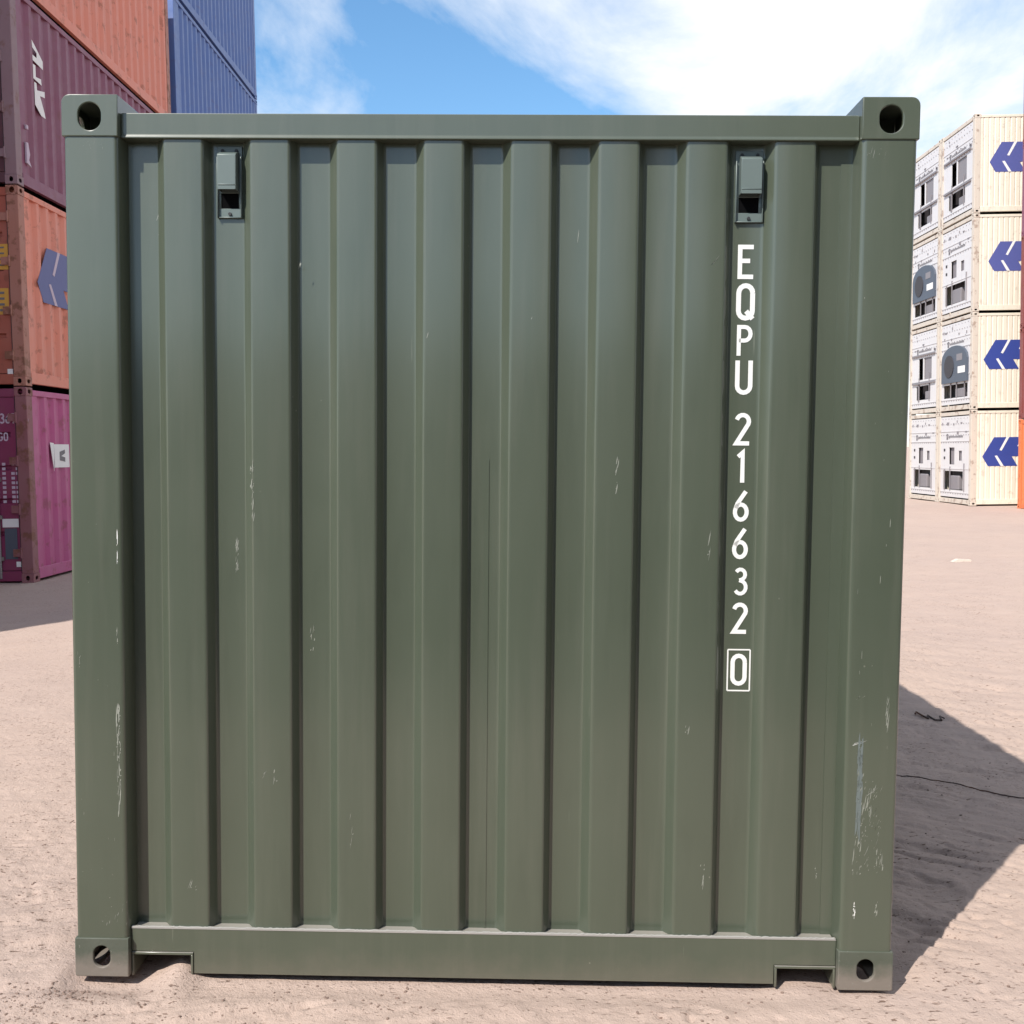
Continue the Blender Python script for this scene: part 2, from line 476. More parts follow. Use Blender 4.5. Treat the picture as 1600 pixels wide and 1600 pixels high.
def reefer_panel(style, H):
    """white machinery panel with real openings; x -1.06..1.06, front y=0.03"""
    holes = {'L': [(-0.42, -0.02, 1.20, 1.72), (0.28, 0.52, 1.32, 1.62), (-0.86, 0.60, 0.42, 1.00)],
             'R': [(-0.88, 0.86, 0.40, 0.80)],
             'T': [(-0.46, -0.10, 1.12, 1.82), (-0.02, 0.62, 1.12, 1.82), (-0.66, 0.52, 0.46, 0.92)]}[style]
    z0, z1 = 0.20, H - 0.16
    xs = sorted({-1.055, 1.055} | {h[0] for h in holes} | {h[1] for h in holes})
    zs = sorted({z0, z1} | {h[2] for h in holes} | {h[3] for h in holes})
    mb = MB()
    for i in range(len(xs) - 1):
        for j in range(len(zs) - 1):
            cx = (xs[i] + xs[i + 1]) / 2; cz = (zs[j] + zs[j + 1]) / 2
            if any(h[0] < cx < h[1] and h[2] < cz < h[3] for h in holes): continue
            mb.box(xs[i], xs[i + 1], 0.03, 0.05, zs[j], zs[j + 1])
    # seams and rivet strips
    for z in (H * 0.78, 1.90, 1.06, 0.34):
        mb.box(-1.05, 1.05, 0.018, 0.032, z, z + 0.028)
    return mb.mesh('machinery_panel'), holes

def make_container(label, loc, rz, L, H, cols, near, group, marks=None, name='shipping_container', tiny=False):
    """cols: (wall, frame, near end) material keys"""
    wall, frame, endm = cols
    root = empty(name, label, 'container', loc, rz, group)
    castings(root, L, H, frame)
    for sx in (1, -1):
        for yy in (0.004, L - 0.164):
            def fn(sx=sx, yy=yy):
                mb = MB(); a, b = sorted((1.215 * sx, 1.060 * sx)); mb.box(a, b, yy, yy + 0.16, 0.118, H - 0.118); return bevelled(mb.mesh('corner_post'), 0.008)
            link('corner_post', cached(('post', sx, round(yy, 3), H), fn), [frame], root)
        a, b = sorted((1.150 * sx, 1.214 * sx))
        link('top_rail', cached(('tr', sx, L, H), lambda: bevelled(MB().box(a, b, 0.178, L - 0.178, H - 0.112, H - 0.035).mesh('top_rail'), 0.006)), [wall], root)
        link('bottom_rail', cached(('br', sx, L, H), lambda: bevelled(MB().box(a, b, 0.178, L - 0.178, 0.035, 0.185).mesh('bottom_rail'), 0.006)), [wall], root)
        def wf():
            x = 1.204 * sx
            prof = flute_profile(L, x, sx) if near in ('L', 'R', 'T') else side_profile(L, x, sx)
            if sx > 0: pass
            else: prof = prof[::-1]
            return MB().sheet(prof, 0.18, H - 0.11).mesh('side_wall')
        link('side_wall', cached(('sw', sx, L, H, near in ('L', 'R', 'T')), wf), [wall], root)
    link('roof', cached(('roof', L, H), lambda: MB().box(-1.148, 1.148, 0.10, L - 0.10, H - 0.075, H - 0.045).mesh('roof')), [wall], root)
    link('floor_frame', cached(('flr', L), lambda: MB().box(-1.148, 1.148, 0.10, L - 0.10, 0.06, 0.17).mesh('floor_frame')), ['dark'], root)
    link('header', cached(('hd', H), lambda: bevelled(MB().box(-1.056, 1.056, 0.02, 0.10, H - 0.13, H - 0.02).mesh('header'), 0.006)), [endm if near == 'door' else frame], root)
    link('sill', cached(('sl', H), lambda: bevelled(MB().box(-1.056, 1.056, 0.012, 0.10, 0.022, 0.155).mesh('sill'), 0.006)), [endm if near == 'door' else frame], root)
    link('end_wall', cached(('ew', L, H), lambda: MB().box(-1.056, 1.056, L - 0.06, L - 0.03, 0.03, H - 0.03).mesh('end_wall')), [wall], root)
    if near == 'door':
        for sgn in (1, -1):
            x0, x1 = sorted((0.012 * sgn, 1.045 * sgn))
            d = link('door', cached(('door', sgn, H), lambda: door_mesh(H, x0, x1)), [endm], root)
            link('door_seal', cached(('seal', sgn, H), lambda: MB().box(*sorted((1.046 * sgn, 1.059 * sgn)), 0.022, 0.06, 0.16, H - 0.13).mesh('door_seal')), ['seal'], d)
            for xr in (0.30, 0.78):
                def rod(xr=xr, sgn=sgn):
                    mb = MB().tube((xr * sgn, 0.008, 0.06), (xr * sgn, 0.008, H - 0.06), 0.017)
                    for z in (0.30, 0.85, 1.35, 1.85, H - 0.30):
                        mb.box(xr * sgn - 0.045, xr * sgn + 0.045, -0.004, 0.034, z, z + 0.05)
                    hs = -1 if xr < 0.5 else 1
                    a, b = sorted((xr * sgn, (xr + 0.0) * sgn + (-0.36 * hs * sgn if xr > 0.5 else 0.20 * sgn)))
                    mb.box(a, b, -0.018, -0.008, 1.12, 1.15)
                    return mb.mesh('lock_rod')
                link('lock_rod', cached(('rod', xr, sgn, H), rod), ['steel' if 'burgundy' not in endm else 'shaded_end_burgundy'], d)
            for z in (0.40, 0.98, 1.62, H - 0.40):
                link('hinge', cached(('hinge', sgn, round(z, 2)), lambda: MB().box(*sorted((0.96 * sgn, 1.075 * sgn)), -0.004, 0.03, z - 0.05, z + 0.05).tube((1.07 * sgn, -0.002, z - 0.07), (1.07 * sgn, -0.002, z + 0.07), 0.016).mesh('hinge')), [frame], d)
    elif near in ('L', 'R', 'T'):
        key = ('rp', near, H)
        if key not in CACHE: CACHE[key] = reefer_panel(near, H)
        me, holes = CACHE[key]
        p = link('machinery_panel', me, ['unit_white'], root)
        link('machine_recess', cached(('rec', H), lambda: MB().box(-1.05, 1.05, 0.30, 0.33, 0.19, H - 0.15).mesh('machine_recess')), ['unit_dark'], p)
        # vent strip and control lettering
        def strip():
            mb = MB()
            r2 = random.Random(3)
            for i in range(14):
                x = -0.45 + i * 0.075
                mb.box(x, x + 0.05, 0.024, 0.0295, 2.02, 2.07 + 0.02 * r2.random())
            mb.box(-0.60, -0.50, 0.022, 0.0295, 1.96, 2.14)
            for i in range(9):
                mb.box(-0.9 + i * 0.22, -0.88 + i * 0.22, 0.024, 0.0295, H - 0.24, H - 0.21)
            return mb.mesh('print')
        link('print', cached(('strip', H), strip), ['text_grey'], p)
        def fit(near=near):
            mb = MB(); r2 = random.Random({'L': 5, 'R': 8, 'T': 11}[near])
            for z in (H * 0.74, H * 0.86, 1.86, 0.30):
                for i in range(12):
                    x = -1.0 + i * 0.18
                    mb.box(x, x + 0.022, 0.016, 0.0295, z, z + 0.022)
            for i in range(10):
                x = -0.95 + 1.8 * r2.random(); z = 0.9 * H - 0.55 * r2.random()
                w = 0.03 + 0.12 * r2.random() ** 2; h = 0.02 + 0.06 * r2.random()
                mb.box(x, x + w, 0.014, 0.0290, z, z + h)
            for i in range(3):
                x = -1.0 + 1.9 * r2.random(); mb.box(x, x + 0.018, 0.0, 0.0285, 0.4, 1.0 + 0.8 * r2.random())
            return mb.mesh('fitting')
        link('fitting', cached(('fit', near, H), fit), ['unit_grey'], p)
        if near == 'L':
            link('compressor', cached('cmpL', lambda: bevelled(MB().box(-0.42, 0.22, 0.06, 0.26, 0.42, 0.86).mesh('compressor'), 0.03)), ['unit_grey'], p)
            link('display_box', cached('dspL', lambda: MB().box(-0.80, -0.70, 0.02, 0.0295, 1.60, 1.68).box(-0.80, -0.70, 0.02, 0.0295, 1.36, 1.44).mesh('display_box')), ['unit_dark'], p)
            link('grille', cached('grlL', lambda: MB().box(0.28, 0.52, 0.07, 0.09, 1.32, 1.62).mesh('grille')), ['unit_grey'], p)
            link('condenser', cached('cndL', lambda: MB().box(-0.42, -0.14, 0.09, 0.12, 1.20, 1.72).mesh('condenser')), ['unit_grey'], p)
        if near == 'T':
            link('grille', cached('grlT', lambda: MB().box(-0.02, 0.62, 0.06, 0.08, 1.12, 1.82).mesh('grille')), ['unit_grey'], p)
            link('hinge_rail', cached('hrT', lambda: MB().box(-0.95, 0.95, -0.02, 0.0175, 1.90, 1.95).box(-0.95, 0.95, -0.02, 0.0175, 0.98, 1.03).mesh('hinge_rail')), ['unit_grey'], p)
            link('compressor', cached('cmpT', lambda: bevelled(MB().box(-0.1, 0.40, 0.10, 0.26, 0.46, 0.74).mesh('compressor'), 0.03)), ['unit_grey'], p)
        if near == 'R':
            def hood():
                pts = [(-0.92, 0.86), (0.92, 0.86), (0.92, 1.55)]
                for i in range(1, 9):
                    t = math.pi * i / 9
                    pts.append((0.92 * math.cos(t), 1.55 + 0.42 * math.sin(t)))
                pts.append((-0.92, 1.55))
                return MB().prism(pts, -0.03, 0.0295).mesh('hood')
            h = link('hood', cached('hoodR', hood), ['hood_grey'], p)
            link('fan_slot', cached('slotR', lambda: MB().tube((-0.34, -0.05, 1.36), (-0.34, -0.0302, 1.36), 0.34, 20).mesh('fan_slot')), ['unit_dark'], h)
            link('notice', cached('notR', lambda: MB().box(0.30, 0.80, -0.036, -0.0305, 1.12, 1.32).mesh('notice')), ['logo_white'], h)
            link('grille', cached('grlR', lambda: MB().box(0.2, 0.6, -0.036, -0.0305, 1.5, 1.70).mesh('grille')), ['unit_grey'], h)
            link('compressor', cached('cmpR', lambda: bevelled(MB().box(-0.1, 0.55, 0.06, 0.26, 0.40, 0.68).mesh('compressor'), 0.03)), ['unit_grey'], p)
    else:
        link('front_wall', cached(('fw', H), lambda: MB().sheet([(-1.06 + 0.0, 0.03)] + sum([[(-1.0 + i * 0.25, 0.03), (-0.94 + i * 0.25, 0.066), (-0.88 + i * 0.25, 0.066), (-0.82 + i * 0.25, 0.03)] for i in range(8)], []) + [(1.06, 0.03)], 0.15, H - 0.12).mesh('front_wall')), [endm], root)
    return root

# ------------------------------------------------------------------ stroke lettering
def arc(cx, cz, rx, rz, a0, a1, n=8):
    return [(cx + rx * math.cos(R(a0 + (a1 - a0) * i / n)), cz + rz * math.sin(R(a0 + (a1 - a0) * i / n))) for i in range(n + 1)]
T_ = 0.058
GL = {
 'E': [[(0.46, 1 - T_), (T_, 1 - T_), (T_, T_), (0.46, T_)], [(T_, 0.53), (0.36, 0.53)]],
 'Q': [arc(.25, .74, .19, .20, 0, 180) + arc(.25, .26, .19, .20, 180, 360) + [(.44, .74)], [(.27, .25), (.45, .04)]],
 'P': [[(T_, 0), (T_, 1 - T_), (.25, 1 - T_)] + arc(.25, .72, .19, .222, 90, -90) + [(T_, .498)]],
 'U': [[(T_, 1), (T_, .25)] + arc(.25, .25, .192, .192, 180, 360) + [(.442, 1)]],
 '2': [arc(.25, .74, .19, .20, 165, -25, 9) + [(T_, T_), (.46, T_)]],
 '1': [[(.13, .80), (.27, .93), (.27, 0)]],
 '6': [[(.40, .97), (.14, .58)] + arc(.25, .30, .19, .245, 150, 510, 18)],
 '3': [arc(.24, .75, .17, .19, 150, -80, 9) + [(.20, .545)], [(.20, .545)] + arc(.24, .29, .20, .235, 85, -150, 10)],
 '0': [arc(.25, .74, .19, .20, 0, 180) + arc(.25, .26, .19, .20, 180, 360) + [(.44, .74)]],
 '9': [arc(.25, .70, .19, .245, 0, 360, 18) , [(.42, .60), (.16, .02)]],
 '7': [[(.04, 1 - T_), (.46, 1 - T_), (.18, 0)]],
 'G': [arc(.25, .74, .19, .20, 20, 180) + arc(.25, .26, .19, .20, 180, 360) + [(.44, .46), (.26, .46)]],
}
def ribbon(mb, pts, t, F, y, m=0, th=0.0008):
    """thick stroke along pts; F maps (u,w,y)->xyz with y proud distance"""
    P = [Vector(p) for p in pts]
    Q = [P[0]]
    for p in P[1:]:
        if (p - Q[-1]).length > 1e-5: Q.append(p)
    P = Q; n = len(P); Ls = []; Rs = []
    for i in range(n):
        d0 = (P[i] - P[i - 1]).normalized() if i else (P[1] - P[0]).normalized()
        d1 = (P[i + 1] - P[i]).normalized() if i < n - 1 else d0
        d = (d0 + d1); d = d.normalized() if d.length > 1e-4 else d0
        nn = Vector((-d.y, d.x)); k = 1 / max(0.45, nn.dot(Vector((-d0.y, d0.x))))
        Ls.append(P[i] + nn * t / 2 * k); Rs.append(P[i] - nn * t / 2 * k)
    b = len(mb.v)
    for yy in (y, y - th):       # front then back
        for a in Ls: mb.v.append(F(a.x, a.y, yy))
        for a in Rs: mb.v.append(F(a.x, a.y, yy))
    N2 = 2 * n
    for i in range(n - 1):
        mb.f.append((b + i, b + n + i, b + n + i + 1, b + i + 1)); mb.m.append(m)
        for o, (p, q) in ((0, (i, i + 1)), (1, (n + i + 1, n + i))):
            mb.f.append((b + p, b + q, b + N2 + q, b + N2 + p)); mb.m.append(m)
def glyph(mb, ch, x, z, h, F, y, t=0.115, wide=1.0, m=0):
    for k, pl in enumerate(GL[ch]):
        ribbon(mb, [(x + u * h * wide, z + w * h) for u, w in pl], t * h, F, y + 0.0003 * k, m)

# ------------------------------------------------------------------ terrain
RW = Matrix(((0.99972, 0.00428, 0.02323), (-0.00428, 0.99999, 0.00022), (-0.02323, -0.00032, 0.99973)))
TW = Vector((-0.15627, 2.96232, 0.07655))
GM = RW.to_4x4(); GM.translation = TW

def vnoise(x, y, seed):
    xi = np.floor(x).astype(np.int64); yi = np.floor(y).astype(np.int64); fx = x - xi; fy = y - yi
    fx = fx * fx * (3 - 2 * fx); fy = fy * fy * (3 - 2 * fy)
    def h(a, b):
        n = (a * 374761393 + b * 668265263 + seed * 1442695041) & 0x7fffffff
        n = ((n ^ (n >> 13)) * 1274126177) & 0x7fffffff
        return ((n ^ (n >> 16)) & 0xffff) / 65535.0
    return (h(xi, yi) * (1 - fx) + h(xi + 1, yi) * fx) * (1 - fy) + (h(xi, yi + 1) * (1 - fx) + h(xi + 1, yi + 1) * fx) * fy
def fbm(x, y, seed, o=4, g=0.5):
    s = 0; a = 1; t = 0
    for i in range(o):
        s = s + a * (vnoise(x, y, seed + i) - 0.5); t += a; a *= g; x = x * 2.03 + 5.1; y = y * 2.03 + 1.7
    return s / t
def sstep(a, b, x):
    t = np.clip((x - a) / (b - a), 0, 1); return t * t * (3 - 2 * t)

def ground_z(X, Y):
    X = np.asarray(X, float); Y = np.asarray(Y, float)
    # local frame of the green container
    lx = X - TW.x; ly = Y - TW.y
    plane = TW.z - 0.02323 * lx - 0.00032 * ly
    dx = np.maximum(np.abs(lx) - 1.22, 0); dy = np.maximum(np.maximum(-ly, ly - 6.06), 0)
    d = np.hypot(dx, dy)
    w = 1 - sstep(0.9, 5.5, d)
    far = -0.145 * sstep(6, 26, Y) * sstep(-2, 6, X)
    z = plane * w + far * (1 - w)
    near = 1 - sstep(8, 30, np.hypot(X, Y - 3))
    z = z + 0.030 * fbm(X * 0.5, Y * 0.5, 3, 3) * (1 - w * 0.75)
    z = z + 0.016 * fbm(X * 2.3, Y * 2.3, 9, 4) * near
    z = z + 0.018 * fbm(X * 9, Y * 9, 21, 4, 0.62) * near
    rough = 0.35 + 0.65 * sstep(-0.15, 0.2, fbm(X * 1.3, Y * 1.3, 33, 3))
    z = z + 0.0075 * fbm(X * 31, Y * 31, 61, 3, 0.7) * near * rough
    pit = np.clip(vnoise(X * 24 + 3 * Y, Y * 30, 91) - 0.70, 0, 0.3) * np.clip(vnoise(X * 5, Y * 5, 95) - 0.35, 0, 1)
    z = z - 0.085 * pit * near
    # wheel and bucket streaks: ridges running up to the right on the left, down to the right on the right
    for (ax, ay), sd, msk in (((0.90, 0.44), 41, sstep(0.6, -1.4, X) * sstep(4.6, 2.6, Y) + 0.22 * sstep(3.2, 2.6, Y) * sstep(1.0, -0.4, X) + 0.03), ((0.88, -0.47), 57, sstep(0.9, 1.3, X) * sstep(1.5, 1.1, lx - 0.8 * ly))):
        u = X * ax + Y * ay; v = -X * ay + Y * ax
        r = fbm(u * 2.0, v * 15, sd, 3, 0.55)
        r = np.clip(r, -0.28, 0.16)
        z = z + 0.031 * r * msk * near
        cut = np.clip(0.10 - np.abs(fbm(u * 3.2, v * 11, sd + 9, 3)), 0, 0.10) * np.clip(vnoise(u * 4.5, v * 8, sd + 3) - 0.55, 0, 1)
        z = z - 0.62 * cut * msk * near
    # flattened beneath / along the container, small drift in the left fork pocket and at the corners
    under = (1 - sstep(0.0, 0.16, d))
    z = z * (1 - under) + (plane - 0.021 + 0.008 * fbm(X * 5, Y * 5, 77, 3)) * under
    z = z + 0.044 * np.exp(-(((lx + 0.915) / 0.062) ** 2 + ((ly - 0.06) / 0.14) ** 2)) + 0.012 * np.exp(-(((lx - 0.96) / 0.10) ** 2 + ((ly - 0.06) / 0.14) ** 2))
    z = z - 0.014 * np.exp(-(((lx + 1.06) / 0.16) ** 2 + ((ly + 0.01) / 0.07) ** 2))
    z = z + 0.022 * np.exp(-(((lx + 1.27) / 0.05) ** 2 + ((ly + 0.0) / 0.10) ** 2))
    z = z + 0.012 * np.exp(-(((lx - 1.15) / 0.10) ** 2 + ((ly + 0.02) / 0.05) ** 2))
    return z

def axis_pts(dense0, dense1, step, lo, hi, grow=1.045):
    a = list(np.arange(dense0, dense1, step)); s = step
    x = a[-1]
    while x < hi: s *= grow; x += s; a.append(x)
    s = step; x = a[0]; pre = []
    while x > lo: s *= grow; x -= s; pre.append(x)
    return np.array(pre[::-1] + a)
gx = axis_pts(-1.9, 2.9, 0.0095, -900, 900)
gy = axis_pts(1.75, 4.2, 0.0095, -500, 1500, 1.012)
GX, GY = np.meshgrid(gx, gy)
GZ = ground_z(GX, GY)
nx, ny = len(gx), len(gy)
co = np.stack([GX.ravel(), GY.ravel(), GZ.ravel()], 1)
i0 = (np.arange(ny - 1)[:, None] * nx + np.arange(nx - 1)[None]).ravel()
quads = np.stack([i0, i0 + 1, i0 + nx + 1, i0 + nx], 1)
gm = bpy.data.meshes.new('ground')
gm.vertices.add(len(co)); gm.vertices.foreach_set('co', co.ravel())
gm.loops.add(quads.size); gm.loops.foreach_set('vertex_index', quads.ravel().astype(np.int32))
gm.polygons.add(len(quads)); gm.polygons.foreach_set('loop_start', np.arange(0, quads.size, 4, dtype=np.int32))
gm.polygons.foreach_set('loop_total', np.full(len(quads), 4, np.int32))
gm.polygons.foreach_set('use_smooth', np.ones(len(quads), bool))
gm.update(); gm.validate()
ground = bpy.data.objects.new('ground', gm); scene.collection.objects.link(ground)
gm.materials.append(M['sand']); ground['kind'] = 'structure'

# ------------------------------------------------------------------ the green container
Lg, Hg = 6.058, 2.591
green = empty('shipping_container', 'olive green steel container end with white vertical numbering, nearest to the camera', 'container')
green.matrix_world = GM
castings(green, Lg, Hg, 'green_cast', 'green_worn')

# scuff slivers laid on a plane y = yp
def slivers(mb, x, z, w, h, n, yp, m, seed, slant=0.0, size=1.0):
    r = random.Random(seed)
    for i in range(n):
        cx = x + (r.random() - 0.5) * w; cz = z + (r.random() - 0.5) * h
        lw = (0.0005 + 0.0014 * r.random() ** 2) * size; lh = (0.002 + 0.022 * r.random() ** 3) * size
        k = slant + (r.random() - 0.5) * 0.07
        y = yp - 0.0006 - 0.00002 * (i % 9)
        b = len(mb.v)
        mb.v += [(cx - lw + k * -lh, y, cz - lh), (cx + lw * 0.4 + k * -lh, y, cz - lh * 0.8), (cx + lw + k * lh * .2, y, cz + lh * 0.2),
                 (cx + lw * 0.3 + k * lh, y, cz + lh), (cx - lw * 0.7 + k * lh * .5, y, cz + lh * 0.4)]
        mb.f.append((b, b + 1, b + 2, b + 3, b + 4)); mb.m.append(m)

# corrugated end wall
FLAT, FLOOR = 0.028, 0.064
def fillet(pts, r=0.007, n=3):
    out = [pts[0]]
    for i in range(1, len(pts) - 1):
        p = Vector(pts[i]); a = (Vector(pts[i - 1]) - p); b = (Vector(pts[i + 1]) - p)
        rr = min(r, a.length * 0.4, b.length * 0.4)
        p0 = p + a.normalized() * rr; p1 = p + b.normalized() * rr
        for k in range(n + 1):
            t = k / n
            q = p0 * (1 - t) ** 2 + p * 2 * t * (1 - t) + p1 * t * t
            out.append((q.x, q.y))
    out.append(pts[-1])
    return out
prof = [(-1.053, FLOOR)]
for k in range(8):
    c = -0.8795 + 0.2513 * k
    prof += [(c - 0.0835, FLOOR), (c - 0.0565, FLAT), (c + 0.0565, FLAT), (c + 0.0745, FLOOR)]
prof += [(1.053, FLOOR)]
prof = fillet(prof)
mb = MB()
NZ = 10
for q in range(NZ):
    mb.sheet(prof, 0.10 + 2.39 * q / NZ, 0.10 + 2.39 * (q + 1) / NZ)
# vertical welded lap seams in two of the recesses
mb.box(0.004, 0.010, FLOOR - 0.0018, FLOOR + 0.001, 0.14, 1.56)
mb.box(1.018, 1.0525, FLOOR - 0.0035, FLOOR + 0.001, 0.14, 2.42)
for x, z, w, h, n, fl, sd, sl in ((-0.684, 1.47, .010, .17, 26, 1, 1, 0.06), (-0.740, 1.27, .008, .09, 26, 0, 2, 0.12), (-0.515, 1.02, .012, .07, 8, 0, 3, 0.1),
    (0.384, 1.52, .008, .10, 7, 1, 4, 0.12), (0.655, 1.32, .006, .06, 7, 1, 5, 0.1), (0.655, 0.33, .02, .10, 8, 1, 6, 0.1), (-0.62, .62, .01, .05, 5, 1, 7, 0.1),
    (-0.39, 0.45, .02, .09, 6, 1, 8, 0.15), (-0.65, 0.62, .006, .004, 3, 1, 9, 0.5), (0.13, 1.97, .004, .004, 2, 1, 10, 0.2), (-0.54, 2.12, .006, .006, 3, 1, 11, 0.2),
    (-0.17, 1.92, .004, .003, 2, 1, 12, .2), (0.66, 2.14, .005, .003, 2, 1, 13, .8), (0.265, 2.21, .003, .012, 2, 0, 14, .1), (-0.87, 0.27, .02, .02, 5, 1, 15, .3),
    (0.60, 0.78, .015, .05, 4, 1, 16, .1), (1.0, .33, .01, .04, 5, 0, 17, .1), (-0.96, 2.25, .02, .08, 6, 0, 18, .3)):
    slivers(mb, x, z, w, h, n, FLAT if fl else FLOOR, 1, sd, sl)
wall = mb.mesh('end_wall', True); wall.set_sharp_from_angle(angle=R(40))
link('end_wall', wall, ['green', 'scuff'], green)

# serial number, painted in the recess between two flutes
mb = MB()
FN = lambda u, w, y: (u, FLOOR - y, w)
xc = 0.753
for ch, ztop, zbot in (('E', 2.192, 2.090), ('Q', 2.082, 1.970), ('P', 1.961, 1.868), ('U', 1.859, 1.755), ('2', 1.706, 1.607), ('1', 1.597, 1.497),
                       ('6', 1.479, 1.383), ('6', 1.368, 1.272), ('3', 1.250, 1.164), ('2', 1.146, 1.049), ('0', 0.993, 0.893)):
    h = (ztop - zbot) * 0.95
    glyph(mb, ch, xc + (0.004 if ztop < 1.3 else 0) - 0.25 * h, zbot + 0.025 * h, h, FN, 0.0012, t=0.132)
bx0, bx1, bz0, bz1 = 0.724, 0.790, 0.880, 1.003
ribbon(mb, [(bx0, bz0), (bx1, bz0)], 0.004, FN, 0.0012); ribbon(mb, [(bx0, bz1), (bx1, bz1)], 0.004, FN, 0.0012)
ribbon(mb, [(bx0, bz0), (bx0, bz1)], 0.004, FN, 0.0015); ribbon(mb, [(bx1, bz0), (bx1, bz1)], 0.004, FN, 0.0015)
link('serial_number', mb.mesh('serial_number'), ['white_letter'], green)

# front corner posts: front face, rounded edge, side cheek, slanted lap down to the wall floor
for sx in (1, -1):
    pr = [(1.215, 0.17), (1.215, 0.004), (1.061, 0.004), (1.051, 0.0635), (1.051, 0.17)]
    pr = pr[:1] + fillet(pr, 0.013, 5)[1:-1] + pr[-1:]
    pts = [(x * sx, y) for x, y in pr]
    if sx > 0: pts = pts[::-1]
    mb = MB()
    # sweep as closed prism along z in slices
    mb.prism(pts, 0.118, 2.473, 'z')
    if sx > 0:
        slivers(mb, 1.105, 0.62, .014, .27, 130, 0.004, 2, 21, 0.02, 1.9)
        slivers(mb, 1.105, 0.74, .014, .03, 9, 0.004, 3, 71, 2.5, .35)
        slivers(mb, 1.112, 0.55, .03, .22, 40, 0.004, 1, 72, 0.1, 1.0)
        slivers(mb, 1.150, 0.50, .05, .30, 40, 0.004, 1, 73, 0.3, .8)
        slivers(mb, 1.180, 0.83, .008, .09, 18, 0.004, 1, 22, 0.08)
        slivers(mb, 1.100, 0.88, .03, .006, 8, 0.004, 1, 23, 0.9, .6)
        slivers(mb, 1.135, 0.56, .012, .08, 14, 0.004, 1, 24, 0.1)
        slivers(mb, 1.150, 0.60, .04, .008, 7, 0.004, 1, 25, 1.2, .6)
        slivers(mb, 1.105, 0.40, .030, .10, 18, 0.004, 1, 26, 0.05)
        slivers(mb, 1.170, 0.40, .020, .06, 14, 0.004, 1, 27, 0.05)
        slivers(mb, 1.100, 0.245, .006, .05, 14, 0.004, 3, 28, 0.0)
        slivers(mb, 1.165, 0.245, .014, .05, 12, 0.004, 1, 29, 0.0)
        slivers(mb, 1.13, 1.2, .12, 1.9, 16, 0.004, 1, 30, 0.0, .6)
        slivers(mb, 1.10, 2.44, .05, .02, 8, 0.004, 1, 31, 0.2, .6)
    else:
        slivers(mb, -1.080, 0.66, .012, .34, 70, 0.004, 1, 41, 0.0)
        slivers(mb, -1.076, 1.30, .004, .10, 8, 0.004, 3, 42, 0.0)
        slivers(mb, -1.079, 1.02, .004, .08, 6, 0.004, 1, 43, 0.0)
        slivers(mb, -1.10, 0.21, .08, .10, 16, 0.004, 1, 44, 0.2, .7)
        slivers(mb, -1.190, 0.95, .006, .05, 5, 0.004, 1, 45, 0.0)
        slivers(mb, -1.14, 0.8, .12, 1.2, 14, 0.004, 1, 46, 0.0, .5)
        slivers(mb, -1.13, 2.45, .06, .02, 7, 0.004, 1, 47, 0.2, .5)
    me = mb.mesh('corner_post', True); me.set_sharp_from_angle(angle=R(32))
    link('corner_post', me, ['green', 'scuff', 'scuff_blue', 'white_letter'], green)
    a, b = sorted((1.215 * sx, 1.060 * sx))
    link('corner_post', bevelled(MB().box(a, b, Lg - .164, Lg - .004, .118, Hg - .118).mesh('corner_post'), .008), ['green'], green)
    a, b = sorted((1.150 * sx, 1.214 * sx))
    link('top_rail', bevelled(MB().box(a, b, .178, Lg - .178, Hg - .112, Hg - .05).mesh('top_rail'), .006), ['green'], green)
    link('bottom_rail', bevelled(MB().box(a, b, .178, Lg - .178, .03, .18).mesh('bottom_rail'), .006), ['green'], green)
    p = side_profile(Lg, 1.204 * sx, sx)
    link('side_wall', MB().sheet(p if sx > 0 else p[::-1], .175, Hg - .11).mesh('side_wall'), ['green'], green)

# header beam with a small rolled lower lip
hp = [(0.023, 2.484), (0.023, 2.546), (0.10, 2.546), (0.10, 2.474), (0.020, 2.474), (0.020, 2.479)]
mb = MB().prism(hp[::-1], -1.0565, 1.0565, 'x')
me = bevelled(mb.mesh('header'), 0.0025)
mb = MB()
link('header', me, ['green', 'scuff'], green)
# bottom sill with two fork pocket cut-outs
def sill():
    z0, z1 = 0.003, 0.146
    pts = [(-0.868, z0), (0.874, z0), (0.874, 0.062), (1.0565, 0.062), (1.0565, z1), (-1.0565, z1), (-1.0565, 0.070), (-0.868, 0.070)]
    mb = MB().prism(pts, 0.022, 0.034)
    # ledge running back to the wall
    mb.box(-1.0505, 1.0505, 0.034, 0.11, 0.136, 0.1405)
    return bevelled(mb.mesh('sill'), 0.0025)
s_ = link('sill', sill(), ['green', 'scuff'], green)
for x0, x1, zt in ((-1.0565, -0.868, 0.070), (0.874, 1.0565, 0.062)):
    mb = MB()
    f0, f1 = 0.0188, 0.30
    mb.box(x0 + 0.001, x1 - 0.001, f0, f1, zt - 0.009, zt - 0.0015)        # roof of the pocket
    mb.box(x0 + 0.001, x0 + 0.008, f0 + 0.0004, f1, -0.004, zt - 0.0094)
    mb.box(x1 - 0.008, x1 - 0.001, f0 + 0.0004, f1, -0.004, zt - 0.0094)
    mb.box(x0 + 0.001, x1 - 0.001, f1 + 0.001, f1 + 0.008, -0.03, zt, 1)  # back plate coloured near black for the pocket's shade
    link('fork_pocket', bevelled(mb.mesh('fork_pocket'), 0.0012), ['green', 'dark'], s_)
